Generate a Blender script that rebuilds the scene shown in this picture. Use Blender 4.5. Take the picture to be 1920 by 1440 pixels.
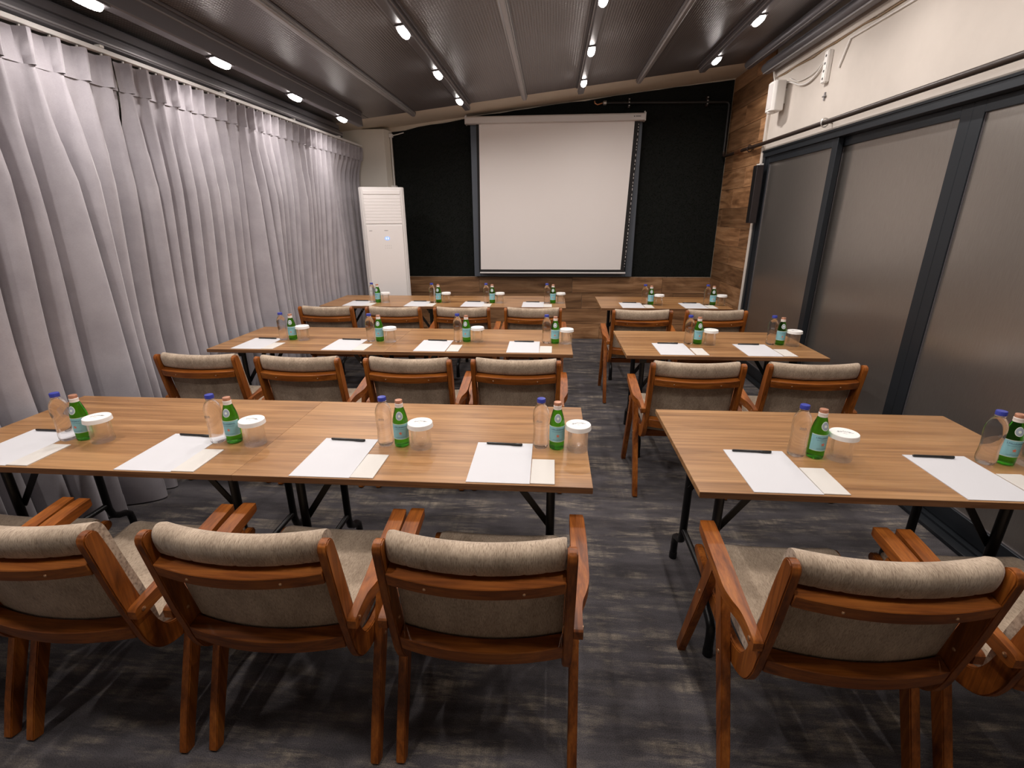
import bpy, bmesh, math, random
from mathutils import Vector, Matrix

# ------------------------------------------------------------------ scene
for o in list(bpy.data.objects):
    bpy.data.objects.remove(o, do_unlink=True)
SC = bpy.context.scene
COL = SC.collection
random.seed(7)
PI = math.pi

# ------------------------------------------------------------------ camera
CAM_H = 1.575
F_PX, PITCH, YAW, ROLL = 907.5, 0.3326, 0.0803, 0.0063
cy, sy, cp, sp = math.cos(YAW), math.sin(YAW), math.cos(PITCH), math.sin(PITCH)
fwd = Vector((-sy * cp, cy * cp, -sp))
rgt0 = Vector((cy, sy, 0))
up0 = rgt0.cross(fwd)
cr, sr = math.cos(ROLL), math.sin(ROLL)
rgt = rgt0 * cr - up0 * sr
up = up0 * cr + rgt0 * sr
cam_d = bpy.data.cameras.new('camera')
cam_d.sensor_width = 36.0
cam_d.lens = F_PX / 1920 * 36.0
cam_d.clip_start = 0.02
cam = bpy.data.objects.new('camera', cam_d)
COL.objects.link(cam)
M = Matrix((rgt, up, -fwd)).transposed().to_4x4()
M.translation = Vector((0, 0, CAM_H))
cam.matrix_world = M
SC.camera = cam

# ------------------------------------------------------------------ world, exposure
w = bpy.data.worlds.new('world')
SC.world = w
w.use_nodes = True
w.node_tree.nodes['Background'].inputs[0].default_value = (0.02, 0.02, 0.022, 1)
w.node_tree.nodes['Background'].inputs[1].default_value = 0.2
SC.view_settings.view_transform = 'Standard'
SC.view_settings.look = 'None'
SC.view_settings.gamma = 1.0
SC.view_settings.use_curve_mapping = False
SC.view_settings.exposure = 0.46
LAMP_W = 4.3            # radiant power of one ceiling spot
LAMP_COL = (1.0, 0.93, 0.885)
LAMP_SPREAD = 2.85
LENS_STRENGTH = 30.0

# ------------------------------------------------------------------ materials
def new_mat(name):
    m = bpy.data.materials.new(name)
    m.use_nodes = True
    nt = m.node_tree
    return m, nt, nt.nodes['Principled BSDF']

def setp(b, **k):
    names = dict(color='Base Color', rough='Roughness', metal='Metallic', spec='Specular IOR Level',
                 trans='Transmission Weight', ior='IOR', alpha='Alpha', coat='Coat Weight',
                 coatr='Coat Roughness', sheen='Sheen Weight', sheenr='Sheen Roughness',
                 aniso='Anisotropic', emis='Emission Color', emstr='Emission Strength')
    for a, v in k.items():
        if a in ('color', 'emis'):
            v = (v[0], v[1], v[2], 1)
        b.inputs[names[a]].default_value = v

def plain(name, color, rough=0.5, **k):
    m, nt, b = new_mat(name)
    setp(b, color=color, rough=rough, **k)
    return m

def nd(nt, typ, **k):
    n = nt.nodes.new(typ)
    for a, v in k.items():
        setattr(n, a, v)
    return n

def ramp(nt, stops):
    n = nt.nodes.new('ShaderNodeValToRGB')
    e = n.color_ramp.elements
    while len(e) < len(stops):
        e.new(0.5)
    for i, (p, c) in enumerate(stops):
        e[i].position = p
        e[i].color = (c[0], c[1], c[2], 1)
    return n

def coords(nt, scale, rnd=True, kind='Object'):
    """object coordinates, shifted by a random amount per object, then scaled"""
    tc = nd(nt, 'ShaderNodeTexCoord')
    src = tc.outputs[kind]
    if rnd:
        oi = nd(nt, 'ShaderNodeObjectInfo')
        mul = nd(nt, 'ShaderNodeMath', operation='MULTIPLY')
        mul.inputs[1].default_value = 37.0
        nt.links.new(oi.outputs['Random'], mul.inputs[0])
        add = nd(nt, 'ShaderNodeVectorMath', operation='ADD')
        nt.links.new(src, add.inputs[0])
        nt.links.new(mul.outputs[0], add.inputs[1])
        src = add.outputs[0]
    mp = nd(nt, 'ShaderNodeMapping')
    mp.inputs['Scale'].default_value = scale
    nt.links.new(src, mp.inputs[0])
    return mp.outputs[0]

def noise(nt, vec, scale, detail=4, rough=0.55, dist=0.0):
    n = nd(nt, 'ShaderNodeTexNoise')
    n.inputs['Scale'].default_value = scale
    n.inputs['Detail'].default_value = detail
    n.inputs['Roughness'].default_value = rough
    n.inputs['Distortion'].default_value = dist
    nt.links.new(vec, n.inputs['Vector'])
    return n.outputs['Fac']

def bump(nt, b, h, strength, dist=0.01):
    n = nd(nt, 'ShaderNodeBump')
    n.inputs['Strength'].default_value = strength
    n.inputs['Distance'].default_value = dist
    nt.links.new(h, n.inputs['Height'])
    nt.links.new(n.outputs[0], b.inputs['Normal'])

def mixcol(nt, fac, a, b_, mode='MIX'):
    n = nd(nt, 'ShaderNodeMix', data_type='RGBA', blend_type=mode)
    for sock, v in ((n.inputs[0], fac), (n.inputs[6], a), (n.inputs[7], b_)):
        if isinstance(v, (int, float)):
            sock.default_value = v
        elif isinstance(v, tuple):
            sock.default_value = (v[0], v[1], v[2], 1)
        else:
            nt.links.new(v, sock)
    return n.outputs[2]

def wood(name, dark, mid, light, stretch, scale, rough, coat=0.0, dist=0.6, bmp=0.05, tone=0.0):
    """grain runs along the axis with the smallest stretch value"""
    m, nt, b = new_mat(name)
    v = coords(nt, stretch)
    big = noise(nt, v, scale, 5, 0.6, dist)
    r = ramp(nt, [(0.28, dark), (0.5, mid), (0.72, light)])
    nt.links.new(big, r.inputs[0])
    v2 = coords(nt, tuple(s * 6 if s > 0.9 else s * 1.5 for s in stretch))
    fine = noise(nt, v2, scale, 3, 0.6)
    r2 = ramp(nt, [(0.35, (0.72, 0.70, 0.68)), (0.65, (1.1, 1.1, 1.1))])
    nt.links.new(fine, r2.inputs[0])
    c = mixcol(nt, 1.0, r.outputs[0], r2.outputs[0], 'MULTIPLY')
    if tone:
        oi = nd(nt, 'ShaderNodeObjectInfo')
        r3 = ramp(nt, [(0.0, (1 - tone,) * 3), (1.0, (1 + tone,) * 3)])
        nt.links.new(oi.outputs['Random'], r3.inputs[0])
        c = mixcol(nt, 1.0, c, r3.outputs[0], 'MULTIPLY')
    nt.links.new(c, b.inputs['Base Color'])
    setp(b, rough=rough, coat=coat, coatr=0.25, spec=0.35)
    bump(nt, b, fine, bmp, 0.002)
    return m

MT = {}
# chair timber, three grain directions
CW = ((0.115, 0.029, 0.004), (0.285, 0.080, 0.011), (0.42, 0.138, 0.022))
MT['chair_x'] = wood('chair_wood_x', *CW, (0.12, 1, 1), 22, 0.42, 0.05)
MT['chair_y'] = wood('chair_wood_y', *CW, (1, 0.12, 1), 22, 0.42, 0.05)
MT['chair_z'] = wood('chair_wood_z', *CW, (1, 1, 0.12), 22, 0.42, 0.05)
VN = ((0.215, 0.098, 0.037), (0.365, 0.187, 0.076), (0.475, 0.262, 0.113))
MT['veneer'] = wood('table_veneer', *VN, (0.10, 1, 1), 9, 0.36, 0.06, dist=0.9, bmp=0.03, tone=0.06)
MT['veneer_edge'] = wood('table_edge', (0.10, 0.045, 0.02), (0.16, 0.075, 0.033), (0.22, 0.11, 0.05), (0.08, 1, 1), 40, 0.45)
PL = ((0.13, 0.060, 0.026), (0.32, 0.165, 0.076), (0.49, 0.28, 0.145))
MT['plank_x'] = wood('plank_wood_x', *PL, (0.16, 1, 1), 7, 0.5, 0.0, dist=1.6, bmp=0.1, tone=0.36)
MT['plank_y'] = wood('plank_wood_y', *PL, (1, 0.16, 1), 7, 0.5, 0.0, dist=1.6, bmp=0.1, tone=0.36)

def fabric_mat():
    m, nt, b = new_mat('beige_chenille')
    v = coords(nt, (1, 0.10, 0.10))
    n1 = noise(nt, v, 900, 2, 0.6)
    v2 = coords(nt, (1, 0.5, 0.5))
    n2 = noise(nt, v2, 14, 4, 0.65)
    r = ramp(nt, [(0.32, (0.26, 0.19, 0.135)), (0.50, (0.48, 0.375, 0.275)), (0.7, (0.58, 0.465, 0.35))])
    nt.links.new(n1, r.inputs[0])
    r2 = ramp(nt, [(0.35, (0.78, 0.76, 0.74)), (0.62, (1.05, 1.05, 1.05))])
    nt.links.new(n2, r2.inputs[0])
    nt.links.new(mixcol(nt, 1.0, r.outputs[0], r2.outputs[0], 'MULTIPLY'), b.inputs['Base Color'])
    setp(b, rough=0.9, sheen=0.25, sheenr=0.5, spec=0.2)
    bump(nt, b, n1, 0.35, 0.002)
    return m
MT['fabric'] = fabric_mat()

def carpet_mat():
    m, nt, b = new_mat('distressed_carpet')
    v = coords(nt, (1.0, 6.0, 1), rnd=False)
    streak = noise(nt, v, 3.6, 8, 0.72, 0.15)
    vp = coords(nt, (1.0, 1.8, 1), rnd=False)
    patch = noise(nt, vp, 2.2, 4, 0.6, 0.3)
    vt = coords(nt, (1, 1, 1), rnd=False)
    tuft = noise(nt, vt, 330, 2, 0.7)
    vx = coords(nt, (14, 0.8, 1), rnd=False)
    cross = noise(nt, vx, 2.6, 4, 0.6)
    rs = ramp(nt, [(0.47, (0, 0, 0)), (0.63, (1, 1, 1))])
    nt.links.new(streak, rs.inputs[0])
    rp = ramp(nt, [(0.42, (0.04, 0.04, 0.04)), (0.58, (1, 1, 1))])
    nt.links.new(patch, rp.inputs[0])
    rc = ramp(nt, [(0.36, (0.45, 0.45, 0.45)), (0.58, (1, 1, 1))])
    nt.links.new(cross, rc.inputs[0])
    rt = ramp(nt, [(0.36, (0.55, 0.55, 0.55)), (0.6, (1.15, 1.15, 1.15))])
    nt.links.new(tuft, rt.inputs[0])
    f = mixcol(nt, 1.0, rs.outputs[0], rp.outputs[0], 'MULTIPLY')
    f = mixcol(nt, 1.0, f, rc.outputs[0], 'MULTIPLY')
    base = ramp(nt, [(0.3, (0.052, 0.047, 0.051)), (0.7, (0.140, 0.128, 0.136))])
    vb = coords(nt, (1.0, 4.0, 1), rnd=False)
    nt.links.new(noise(nt, vb, 2.3, 5, 0.62), base.inputs[0])
    c = mixcol(nt, f, base.outputs[0], (0.37, 0.315, 0.25))
    c = mixcol(nt, 1.0, c, rt.outputs[0], 'MULTIPLY')
    nt.links.new(c, b.inputs['Base Color'])
    setp(b, rough=0.95, spec=0.1, sheen=0.1)
    bump(nt, b, tuft, 0.5, 0.004)
    return m
MT['carpet'] = carpet_mat()

def curtain_mat():
    m, nt, b = new_mat('grey_velvet_curtain')
    v = coords(nt, (1, 1, 5), rnd=False)
    n1 = noise(nt, v, 150, 3, 0.6)
    v2 = coords(nt, (1, 1, 1), rnd=False)
    n2 = noise(nt, v2, 5, 4, 0.6)
    r = ramp(nt, [(0.3, (0.345, 0.322, 0.348)), (0.7, (0.435, 0.408, 0.437))])
    nt.links.new(n2, r.inputs[0])
    r2 = ramp(nt, [(0.3, (0.92, 0.92, 0.92)), (0.7, (1.04, 1.04, 1.04))])
    nt.links.new(n1, r2.inputs[0])
    nt.links.new(mixcol(nt, 1.0, r.outputs[0], r2.outputs[0], 'MULTIPLY'), b.inputs['Base Color'])
    setp(b, rough=0.85, sheen=0.35, sheenr=0.4, spec=0.2)
    bump(nt, b, n1, 0.12, 0.002)
    return m
MT['curtain'] = curtain_mat()

def ceiling_mat():
    m, nt, b = new_mat('dimpled_metal_ceiling')
    tc = nd(nt, 'ShaderNodeTexCoord')
    outs = []
    for d in ('X', 'Y'):
        wv = nd(nt, 'ShaderNodeTexWave', wave_type='BANDS', bands_direction=d, wave_profile='SIN')
        wv.inputs['Scale'].default_value = 17.0
        wv.inputs['Detail'].default_value = 0
        nt.links.new(tc.outputs['Object'], wv.inputs['Vector'])
        outs.append(wv.outputs['Fac'])
    mu = nd(nt, 'ShaderNodeMath', operation='MULTIPLY')
    nt.links.new(outs[0], mu.inputs[0]); nt.links.new(outs[1], mu.inputs[1])
    bump(nt, b, mu.outputs[0], 0.45, 0.004)
    r = ramp(nt, [(0.0, (0.155, 0.140, 0.140)), (1.0, (0.26, 0.24, 0.24))])
    nt.links.new(mu.outputs[0], r.inputs[0])
    nt.links.new(r.outputs[0], b.inputs['Base Color'])
    setp(b, rough=0.33, metal=0.40, spec=0.5)
    return m
MT['ceiling'] = ceiling_mat()

def plaster(name, col, s=0.06):
    m, nt, b = new_mat(name)
    v = coords(nt, (1, 1, 1), rnd=False)
    n1 = noise(nt, v, 3.0, 5, 0.6)
    r = ramp(nt, [(0.3, tuple(x * (1 - s) for x in col)), (0.7, tuple(x * (1 + s * 0.5) for x in col))])
    nt.links.new(n1, r.inputs[0])
    nt.links.new(r.outputs[0], b.inputs['Base Color'])
    n2 = noise(nt, v, 90, 3, 0.6)
    setp(b, rough=0.75, spec=0.25)
    bump(nt, b, n2, 0.06, 0.002)
    return m
MT['wall_white'] = plaster('white_wall_paint', (0.66, 0.60, 0.54))
MT['wall_beige'] = plaster('beige_wall_paint', (0.66, 0.58, 0.47))
MT['column'] = plaster('cream_column_paint', (0.80, 0.75, 0.67), 0.03)

def frosted():
    m, nt, b = new_mat('smoked_frosted_glass')
    v = coords(nt, (1, 6, 0.25), rnd=False)
    n1 = noise(nt, v, 60, 2, 0.5)
    r = ramp(nt, [(0.3, (0.345, 0.315, 0.288)), (0.7, (0.385, 0.355, 0.327))])
    nt.links.new(n1, r.inputs[0])
    nt.links.new(r.outputs[0], b.inputs['Base Color'])
    setp(b, rough=0.29, metal=0.85, spec=0.5)
    return m
MT['frosted'] = frosted()

MT['frame_grey'] = plain('anthracite_aluminium', (0.030, 0.035, 0.042), 0.38, metal=0.5)
MT['dark_metal'] = plain('dark_track_aluminium', (0.17, 0.16, 0.17), 0.42, metal=0.45)
MT['beam_metal'] = plain('grey_beam_aluminium', (0.40, 0.385, 0.39), 0.38, metal=0.5)
MT['black_steel'] = plain('black_steel_tube', (0.006, 0.006, 0.007), 0.38, metal=0.0, spec=0.4)
MT['white_plastic'] = plain('white_plastic', (0.80, 0.77, 0.73), 0.4)
MT['white_enamel'] = plain('white_enamel', (0.80, 0.77, 0.75), 0.32)
MT['ac_panel'] = plain('ac_front_panel', (0.84, 0.80, 0.78), 0.22)
MT['ac_grille'] = plain('ac_grille', (0.66, 0.63, 0.61), 0.35)
MT['grey_print'] = plain('grey_print', (0.25, 0.24, 0.24), 0.6)
MT['dark_print'] = plain('dark_print', (0.03, 0.03, 0.035), 0.6)
MT['socket_hole'] = plain('socket_hole', (0.04, 0.035, 0.03), 0.7)
MT['paper'] = plain('white_paper', (0.63, 0.625, 0.645), 0.7)
MT['card'] = plain('cream_card', (0.655, 0.62, 0.575), 0.7)
MT['pen'] = plain('black_pen_plastic', (0.012, 0.011, 0.011), 0.3)
MT['bolt'] = plain('brass_bolt', (0.75, 0.48, 0.28), 0.3, metal=0.9)
MT['screen_white'] = plain('projection_fabric', (0.83, 0.775, 0.745), 0.85)
MT['screen_black'] = plain('black_mask_fabric', (0.012, 0.010, 0.010), 0.8)
MT['screen_frame'] = plain('grey_painted_frame', (0.10, 0.115, 0.14), 0.45, metal=0.2)
MT['case_white'] = plain('screen_case_enamel', (0.66, 0.62, 0.60), 0.4)
MT['pipe_brown'] = plain('brown_painted_pipe', (0.035, 0.022, 0.017), 0.35, spec=0.5)
MT['pipe_black'] = plain('black_painted_pipe', (0.008, 0.007, 0.007), 0.5)
MT['copper'] = plain('bare_copper', (0.62, 0.28, 0.14), 0.35, metal=0.9)
MT['old_wire'] = plain('old_brown_wire', (0.30, 0.20, 0.11), 0.6)
MT['steel'] = plain('bright_screw_steel', (0.7, 0.68, 0.66), 0.3, metal=0.8)
MT['grass_back'] = plain('turf_backing', (0.001, 0.002, 0.001), 0.95)
MT['speaker_dark'] = plain('dark_brown_speaker', (0.020, 0.013, 0.013), 0.5)
MT['blue_cap'] = plain('blue_cap_plastic', (0.035, 0.05, 0.33), 0.35)
MT['copper_cap'] = plain('copper_cap_metal', (0.62, 0.30, 0.19), 0.35, metal=0.5)
MT['collar'] = plain('white_collar_foil', (0.80, 0.72, 0.66), 0.4)
MT['label_blue'] = plain('pale_blue_label', (0.26, 0.56, 0.62), 0.5)
MT['label_white'] = plain('white_label_border', (0.78, 0.84, 0.74), 0.5)
MT['label_grey'] = plain('silver_grey_label', (0.36, 0.42, 0.50), 0.45)
MT['label_navy'] = plain('navy_lettering', (0.015, 0.04, 0.14), 0.5)
MT['label_red'] = plain('red_star_print', (0.75, 0.20, 0.12), 0.5)
MT['lid'] = plain('white_paper_lid', (0.88, 0.86, 0.83), 0.6)

def glass_mat(name, col, alpha, ior, rough=0.02):
    m, nt, b = new_mat(name)
    setp(b, color=col, rough=rough, trans=1.0, ior=ior, alpha=alpha)
    return m
MT['pet'] = glass_mat('clear_pet_water', (0.97, 0.95, 0.96), 0.72, 1.28)
MT['tumbler'] = glass_mat('clear_glass', (1.0, 1.0, 1.0), 0.30, 1.45, 0.0)
MT['green_glass'] = glass_mat('green_bottle_glass', (0.045, 0.42, 0.012), 0.93, 1.30, 0.03)

def turf_mat():
    m, nt, b = new_mat('artificial_turf_blades')
    oi = nd(nt, 'ShaderNodeTexCoord')
    n1 = noise(nt, coords(nt, (1, 1, 1), rnd=False), 40, 2, 0.5)
    r = ramp(nt, [(0.3, (0.0015, 0.004, 0.001)), (0.75, (0.007, 0.018, 0.004))])
    nt.links.new(n1, r.inputs[0])
    nt.links.new(r.outputs[0], b.inputs['Base Color'])
    setp(b, rough=0.7, spec=0.2)
    return m
MT['turf'] = turf_mat()

def emit_mat(name, col, strength):
    m, nt, b = new_mat(name)
    setp(b, color=(0.9, 0.9, 0.9), rough=0.4, emis=col, emstr=strength)
    return m
MT['lens'] = emit_mat('lit_led_lens', (1.0, 0.93, 0.885), LENS_STRENGTH)
MT['display'] = emit_mat('lit_blue_display', (0.30, 0.50, 1.0), 0.35)
MT['display'].node_tree.nodes['Principled BSDF'].inputs['Base Color'].default_value = (0.35, 0.5, 0.9, 1)
MT['display_digit'] = emit_mat('lit_display_digit', (0.8, 0.9, 1.0), 0.9)

# ------------------------------------------------------------------ mesh helpers
class MB:
    def __init__(s):
        s.v = []; s.f = []
    def add(s, vs, fs):
        n = len(s.v)
        s.v += [tuple(p) for p in vs]
        s.f += [tuple(i + n for i in f) for f in fs]
        return s
    def box(s, lo, hi):
        x0, y0, z0 = lo; x1, y1, z1 = hi
        return s.add([(x0, y0, z0), (x1, y0, z0), (x1, y1, z0), (x0, y1, z0), (x0, y0, z1), (x1, y0, z1), (x1, y1, z1), (x0, y1, z1)],
                     [(0, 3, 2, 1), (4, 5, 6, 7), (0, 1, 5, 4), (1, 2, 6, 5), (2, 3, 7, 6), (3, 0, 4, 7)])
    def prism(s, poly, a, b, axis='x'):
        """polygon in the plane across axis, extruded from a to b"""
        def P(p, t):
            return {'x': (t, p[0], p[1]), 'y': (p[0], t, p[1]), 'z': (p[0], p[1], t)}[axis]
        n = len(poly)
        vs = [P(p, a) for p in poly] + [P(p, b) for p in poly]
        fs = [tuple(range(n)), tuple(range(2 * n - 1, n - 1, -1))]
        fs += [(i, (i + 1) % n, (i + 1) % n + n, i + n)[::-1] for i in range(n)]
        return s.add(vs, fs)
    def rings(s, rings, cap=True, closed_ring=True):
        n = len(rings[0]); vs = [p for r in rings for p in r]; fs = []
        m = n if closed_ring else n - 1
        for i in range(len(rings) - 1):
            for j in range(m):
                k = (j + 1) % n
                fs.append((i * n + j, i * n + k, (i + 1) * n + k, (i + 1) * n + j))
        if cap:
            fs.append(tuple(range(n))[::-1]); L = (len(rings) - 1) * n
            fs.append(tuple(range(L, L + n)))
        return s.add(vs, fs)
    def lathe(s, prof, n=24, c=(0, 0, 0), mod=None):
        rs = []
        for r, z in prof:
            ring = []
            for i in range(n):
                a = 2 * PI * i / n
                q = r if mod is None else r * mod(a, z)
                ring.append((c[0] + q * math.cos(a), c[1] + q * math.sin(a), c[2] + z))
            rs.append(ring)
        return s.rings(rs)
    def tube(s, path, r, n=10, cap=True):
        pts = [Vector(p) for p in path]; rs = []
        prev = None
        for i, p in enumerate(pts):
            d = (pts[min(i + 1, len(pts) - 1)] - pts[max(i - 1, 0)]).normalized()
            if prev is None:
                a = d.orthogonal().normalized()
            else:
                a = (prev - d * prev.dot(d)).normalized()
            prev = a
            b = d.cross(a)
            rr = r[i] if isinstance(r, (list, tuple)) else r
            rs.append([p + (a * math.cos(2 * PI * k / n) + b * math.sin(2 * PI * k / n)) * rr for k in range(n)])
        return s.rings(rs, cap)
    def build(s, name, mat, parent=None, smooth=None, bevel=0.0, seg=1):
        me = bpy.data.meshes.new(name)
        me.from_pydata([tuple(p) for p in s.v], [], s.f)
        bm = bmesh.new(); bm.from_mesh(me)
        bmesh.ops.recalc_face_normals(bm, faces=bm.faces)
        if bevel:
            es = [e for e in bm.edges if len(e.link_faces) == 2 and e.calc_face_angle(0) > 0.5]
            bmesh.ops.bevel(bm, geom=es, offset=bevel, segments=seg, affect='EDGES', clamp_overlap=True)
        bm.to_mesh(me); bm.free()
        if smooth is not None:
            me.polygons.foreach_set('use_smooth', [True] * len(me.polygons))
            me.set_sharp_from_angle(angle=math.radians(smooth))
        me.materials.append(MT[mat] if isinstance(mat, str) else mat)
        o = bpy.data.objects.new(name, me)
        COL.objects.link(o)
        if parent is not None:
            o.parent = parent
        return o

def empty(name, loc=(0, 0, 0), rz=0.0):
    o = bpy.data.objects.new(name, None)
    o.empty_display_size = 0.05
    COL.objects.link(o)
    o.location = loc
    o.rotation_euler = (0, 0, rz)
    return o

def tag(o, label, cat, group=None):
    o['label'] = label
    o['category'] = cat
    if group:
        o['group'] = group
    return o

def struct(o, label=None):
    o['kind'] = 'structure'
    if label:
        o['label'] = label
    return o

def copy_tree(o, parent=None):
    c = o.copy()
    COL.objects.link(c)
    c.parent = parent
    for ch in o.children:
        copy_tree(ch, c)
    return c

def spline(pts, k=8):
    """Catmull-Rom through tuples of any length"""
    out = []
    n = len(pts)
    for i in range(n - 1):
        p0, p1, p2, p3 = pts[max(i - 1, 0)], pts[i], pts[i + 1], pts[min(i + 2, n - 1)]
        for j in range(k):
            t = j / k
            out.append(tuple(0.5 * (2 * b + (c - a) * t + (2 * a - 5 * b + 4 * c - d) * t * t + (3 * b - a - 3 * c + d) * t ** 3)
                             for a, b, c, d in zip(p0, p1, p2, p3)))
    out.append(tuple(pts[-1]))
    return out

def ribbon(path, rounded=False):
    """closed outline from centre points (y, z, width), with rounded ends"""
    L, R = [], []
    n = len(path)
    for i, (y, z, wd) in enumerate(path):
        a, b = path[max(i - 1, 0)], path[min(i + 1, n - 1)]
        d = Vector((b[0] - a[0], b[1] - a[1])).normalized()
        nrm = Vector((-d[1], d[0]))
        L.append((y + nrm[0] * wd / 2, z + nrm[1] * wd / 2))
        R.append((y - nrm[0] * wd / 2, z - nrm[1] * wd / 2))
    def cap(p, q, a0, k=6):
        c = ((p[0] + q[0]) / 2, (p[1] + q[1]) / 2)
        r = math.hypot(p[0] - c[0], p[1] - c[1])
        return [(c[0] + r * math.cos(a0 - PI * i / k), c[1] + r * math.sin(a0 - PI * i / k)) for i in range(1, k)]
    if not rounded:
        return L + R[::-1]
    e1 = cap(L[-1], R[-1], math.atan2(L[-1][1] - R[-1][1], L[-1][0] - R[-1][0]))
    e0 = cap(R[0], L[0], math.atan2(R[0][1] - L[0][1], R[0][0] - L[0][0]))
    return L + e1 + R[::-1] + e0

def text_mesh(body, size):
    cu = bpy.data.curves.new('lettering', 'FONT')
    cu.body = body; cu.size = size; cu.align_x = 'CENTER'; cu.align_y = 'CENTER'
    cu.resolution_u = 2
    o = bpy.data.objects.new('lettering', cu)
    COL.objects.link(o)
    dg = bpy.context.evaluated_depsgraph_get()
    me = bpy.data.meshes.new_from_object(o.evaluated_get(dg))
    vs = [tuple(v.co) for v in me.vertices]
    fs = [tuple(p.vertices) for p in me.polygons]
    bpy.data.objects.remove(o, do_unlink=True)
    bpy.data.meshes.remove(me)
    return vs, fs

# ------------------------------------------------------------------ room constants
XR = 2.05            # right wall face
YB = 6.50            # back wall face
YN = -1.80           # wall behind the camera
XL = -2.66           # wall behind the curtain
CZ, CS = 2.829, 0.1063   # ceiling height at x = 0 and its slope
YC = 5.86            # where the metal ceiling panels stop
def cz(x):
    return CZ + CS * x
TILT = -math.atan(CS)

# ------------------------------------------------------------------ floor, walls
b = MB().box((XL - 0.1, YN - 0.1, -0.08), (2.30, YB + 0.1, 0.0))
struct(b.build('floor', 'carpet'), 'dark grey carpet with distressed beige streaks')
b = MB().box((XL - 0.1, YB, 0.0), (2.30, YB + 0.1, 3.3))
wall_back = struct(b.build('wall_back', 'wall_beige'), 'beige end wall behind the screen, clad with turf and planks')
b = MB().box((XL - 0.1, YN, 0.0), (XL, YB, 2.62))
struct(b.build('wall_left', 'wall_beige'), 'plain wall behind the grey curtain')
b = MB().box((XL - 0.1, YN - 0.1, 0.0), (2.30, YN, 3.3))
struct(b.build('wall_rear', 'wall_beige'), 'plain wall opposite the screen')
YT = 5.36            # where the sliding doors end and the planked wall begins
b = MB().box((XR, YN, 2.165), (2.30, YT, 3.2))
b.box((XR, YT, 0.0), (2.30, YB, 3.2))
b.box((2.22, YN, 0.0), (2.30, YT, 2.165))
wall_right = struct(b.build('wall_right', 'wall_white'), 'white wall above the sliding doors')
b = MB().prism([(-2.72, 6.335), (-2.040, 6.335), (-1.99, YB), (-2.72, YB)], 0.0, 2.58, 'z')
struct(b.build('trim_1', 'column', bevel=0.004), 'cream square column in the corner behind the air conditioner')

# planks on the lower end wall and on the short right wall, one object each
PH = 0.2065
def plank(parent, lo, hi, mat):
    c = [(a + q) / 2 for a, q in zip(lo, hi)]
    o = MB().box([a - m for a, m in zip(lo, c)], [q - m for q, m in zip(hi, c)]).build('plank', mat, parent, bevel=0.0015)
    o.location = c
rnd = random.Random(3)
offs_b = [0.3, 0.85, 0.05, 0.62]
for r in range(4):
    z0, z1 = r * PH + 0.0015, (r + 1) * PH - 0.0025
    xs = [-2.0]
    x = -2.0 + offs_b[r]
    if r == 3:
        cuts = [-0.95, 0.28, 1.44]
    else:
        cuts = []
        while x < XR - 0.1:
            if x > -1.95: cuts.append(x)
            x += 1.18
    xs = [-2.0] + cuts + [XR - 0.012]
    for a, q in zip(xs, xs[1:]):
        plank(wall_back, (a + 0.0015, YB - 0.014 - rnd.random() * 0.002, z0), (q - 0.001, YB, z1), 'plank_x')
for r in range(15):
    z0, z1 = r * PH + 0.001, min((r + 1) * PH - 0.002, 3.035)
    if z1 - z0 < 0.03: continue
    cut = YT + 0.02 + [0.42, 0.83, 0.2, 0.66, 1.0, 0.5, 0.28, 0.9, 0.62, 0.35, 0.75, 0.15, 0.55, 0.95, 0.4][r] * 1.1
    ys = [YT + 0.045] + ([cut] if cut < YB - 0.1 and cut > YT + 0.12 else []) + [YB - 0.016]
    for a, q in zip(ys, ys[1:]):
        plank(wall_right, (XR - 0.012 - rnd.random() * 0.002, a + 0.001, z0), (XR, q - 0.001, z1), 'plank_y')

# white edge strip between the planked wall and the doors
b = MB().box((XR - 0.022, YT, 0.0), (XR, YT + 0.042, 2.72))
struct(b.build('trim_2', 'wall_white', bevel=0.002), 'narrow white edge strip where the planks meet the doors')

# turf on the end wall
G0, G1, GZ = -1.985, XR - 0.014, 0.832
def gtop(x):
    return min(2.560 + (x + 2.0) * 0.148, 2.795 + (x + 0.34) * 0.1, cz(x) - 0.01)
xs = [G0 + (G1 - G0) * i / 24 for i in range(25)]
poly = [(x, GZ) for x in xs] + [(x, gtop(x) + rnd.uniform(-0.008, 0.006)) for x in xs[::-1]]
b = MB().prism(poly, YB - 0.008, YB - 0.0005, 'y')
tf = tag(b.build('artificial_turf', 'grass_back'), 'dark green artificial turf covering the end wall behind the screen', 'artificial turf')
tf['kind'] = 'stuff'
bl = MB(); vs, fs = [], []
for i in range(52000):
    x = rnd.uniform(G0, G1); z = GZ + rnd.random() * (gtop(x) - GZ)
    if -0.93 < x < 0.93 and 1.0 < z < 2.6: continue
    a = rnd.uniform(0, 2 * PI); ln = rnd.uniform(0.012, 0.026); wd = 0.0016
    dx, dz = math.cos(a) * wd, math.sin(a) * wd
    tx, tz = rnd.uniform(-0.012, 0.012), rnd.uniform(-0.016, 0.006)
    n = len(vs)
    vs += [(x - dx, YB - 0.008, z - dz), (x + dx, YB - 0.008, z + dz), (x + tx, YB - 0.008 - ln, z + tz)]
    fs.append((n, n + 1, n + 2))
bl.v, bl.f = vs, fs
me = bpy.data.meshes.new('blades'); me.from_pydata(vs, [], fs); me.materials.append(MT['turf'])
bo = bpy.data.objects.new('blades', me); COL.objects.link(bo); bo.parent = tf; bo['kind'] = 'stuff'

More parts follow.
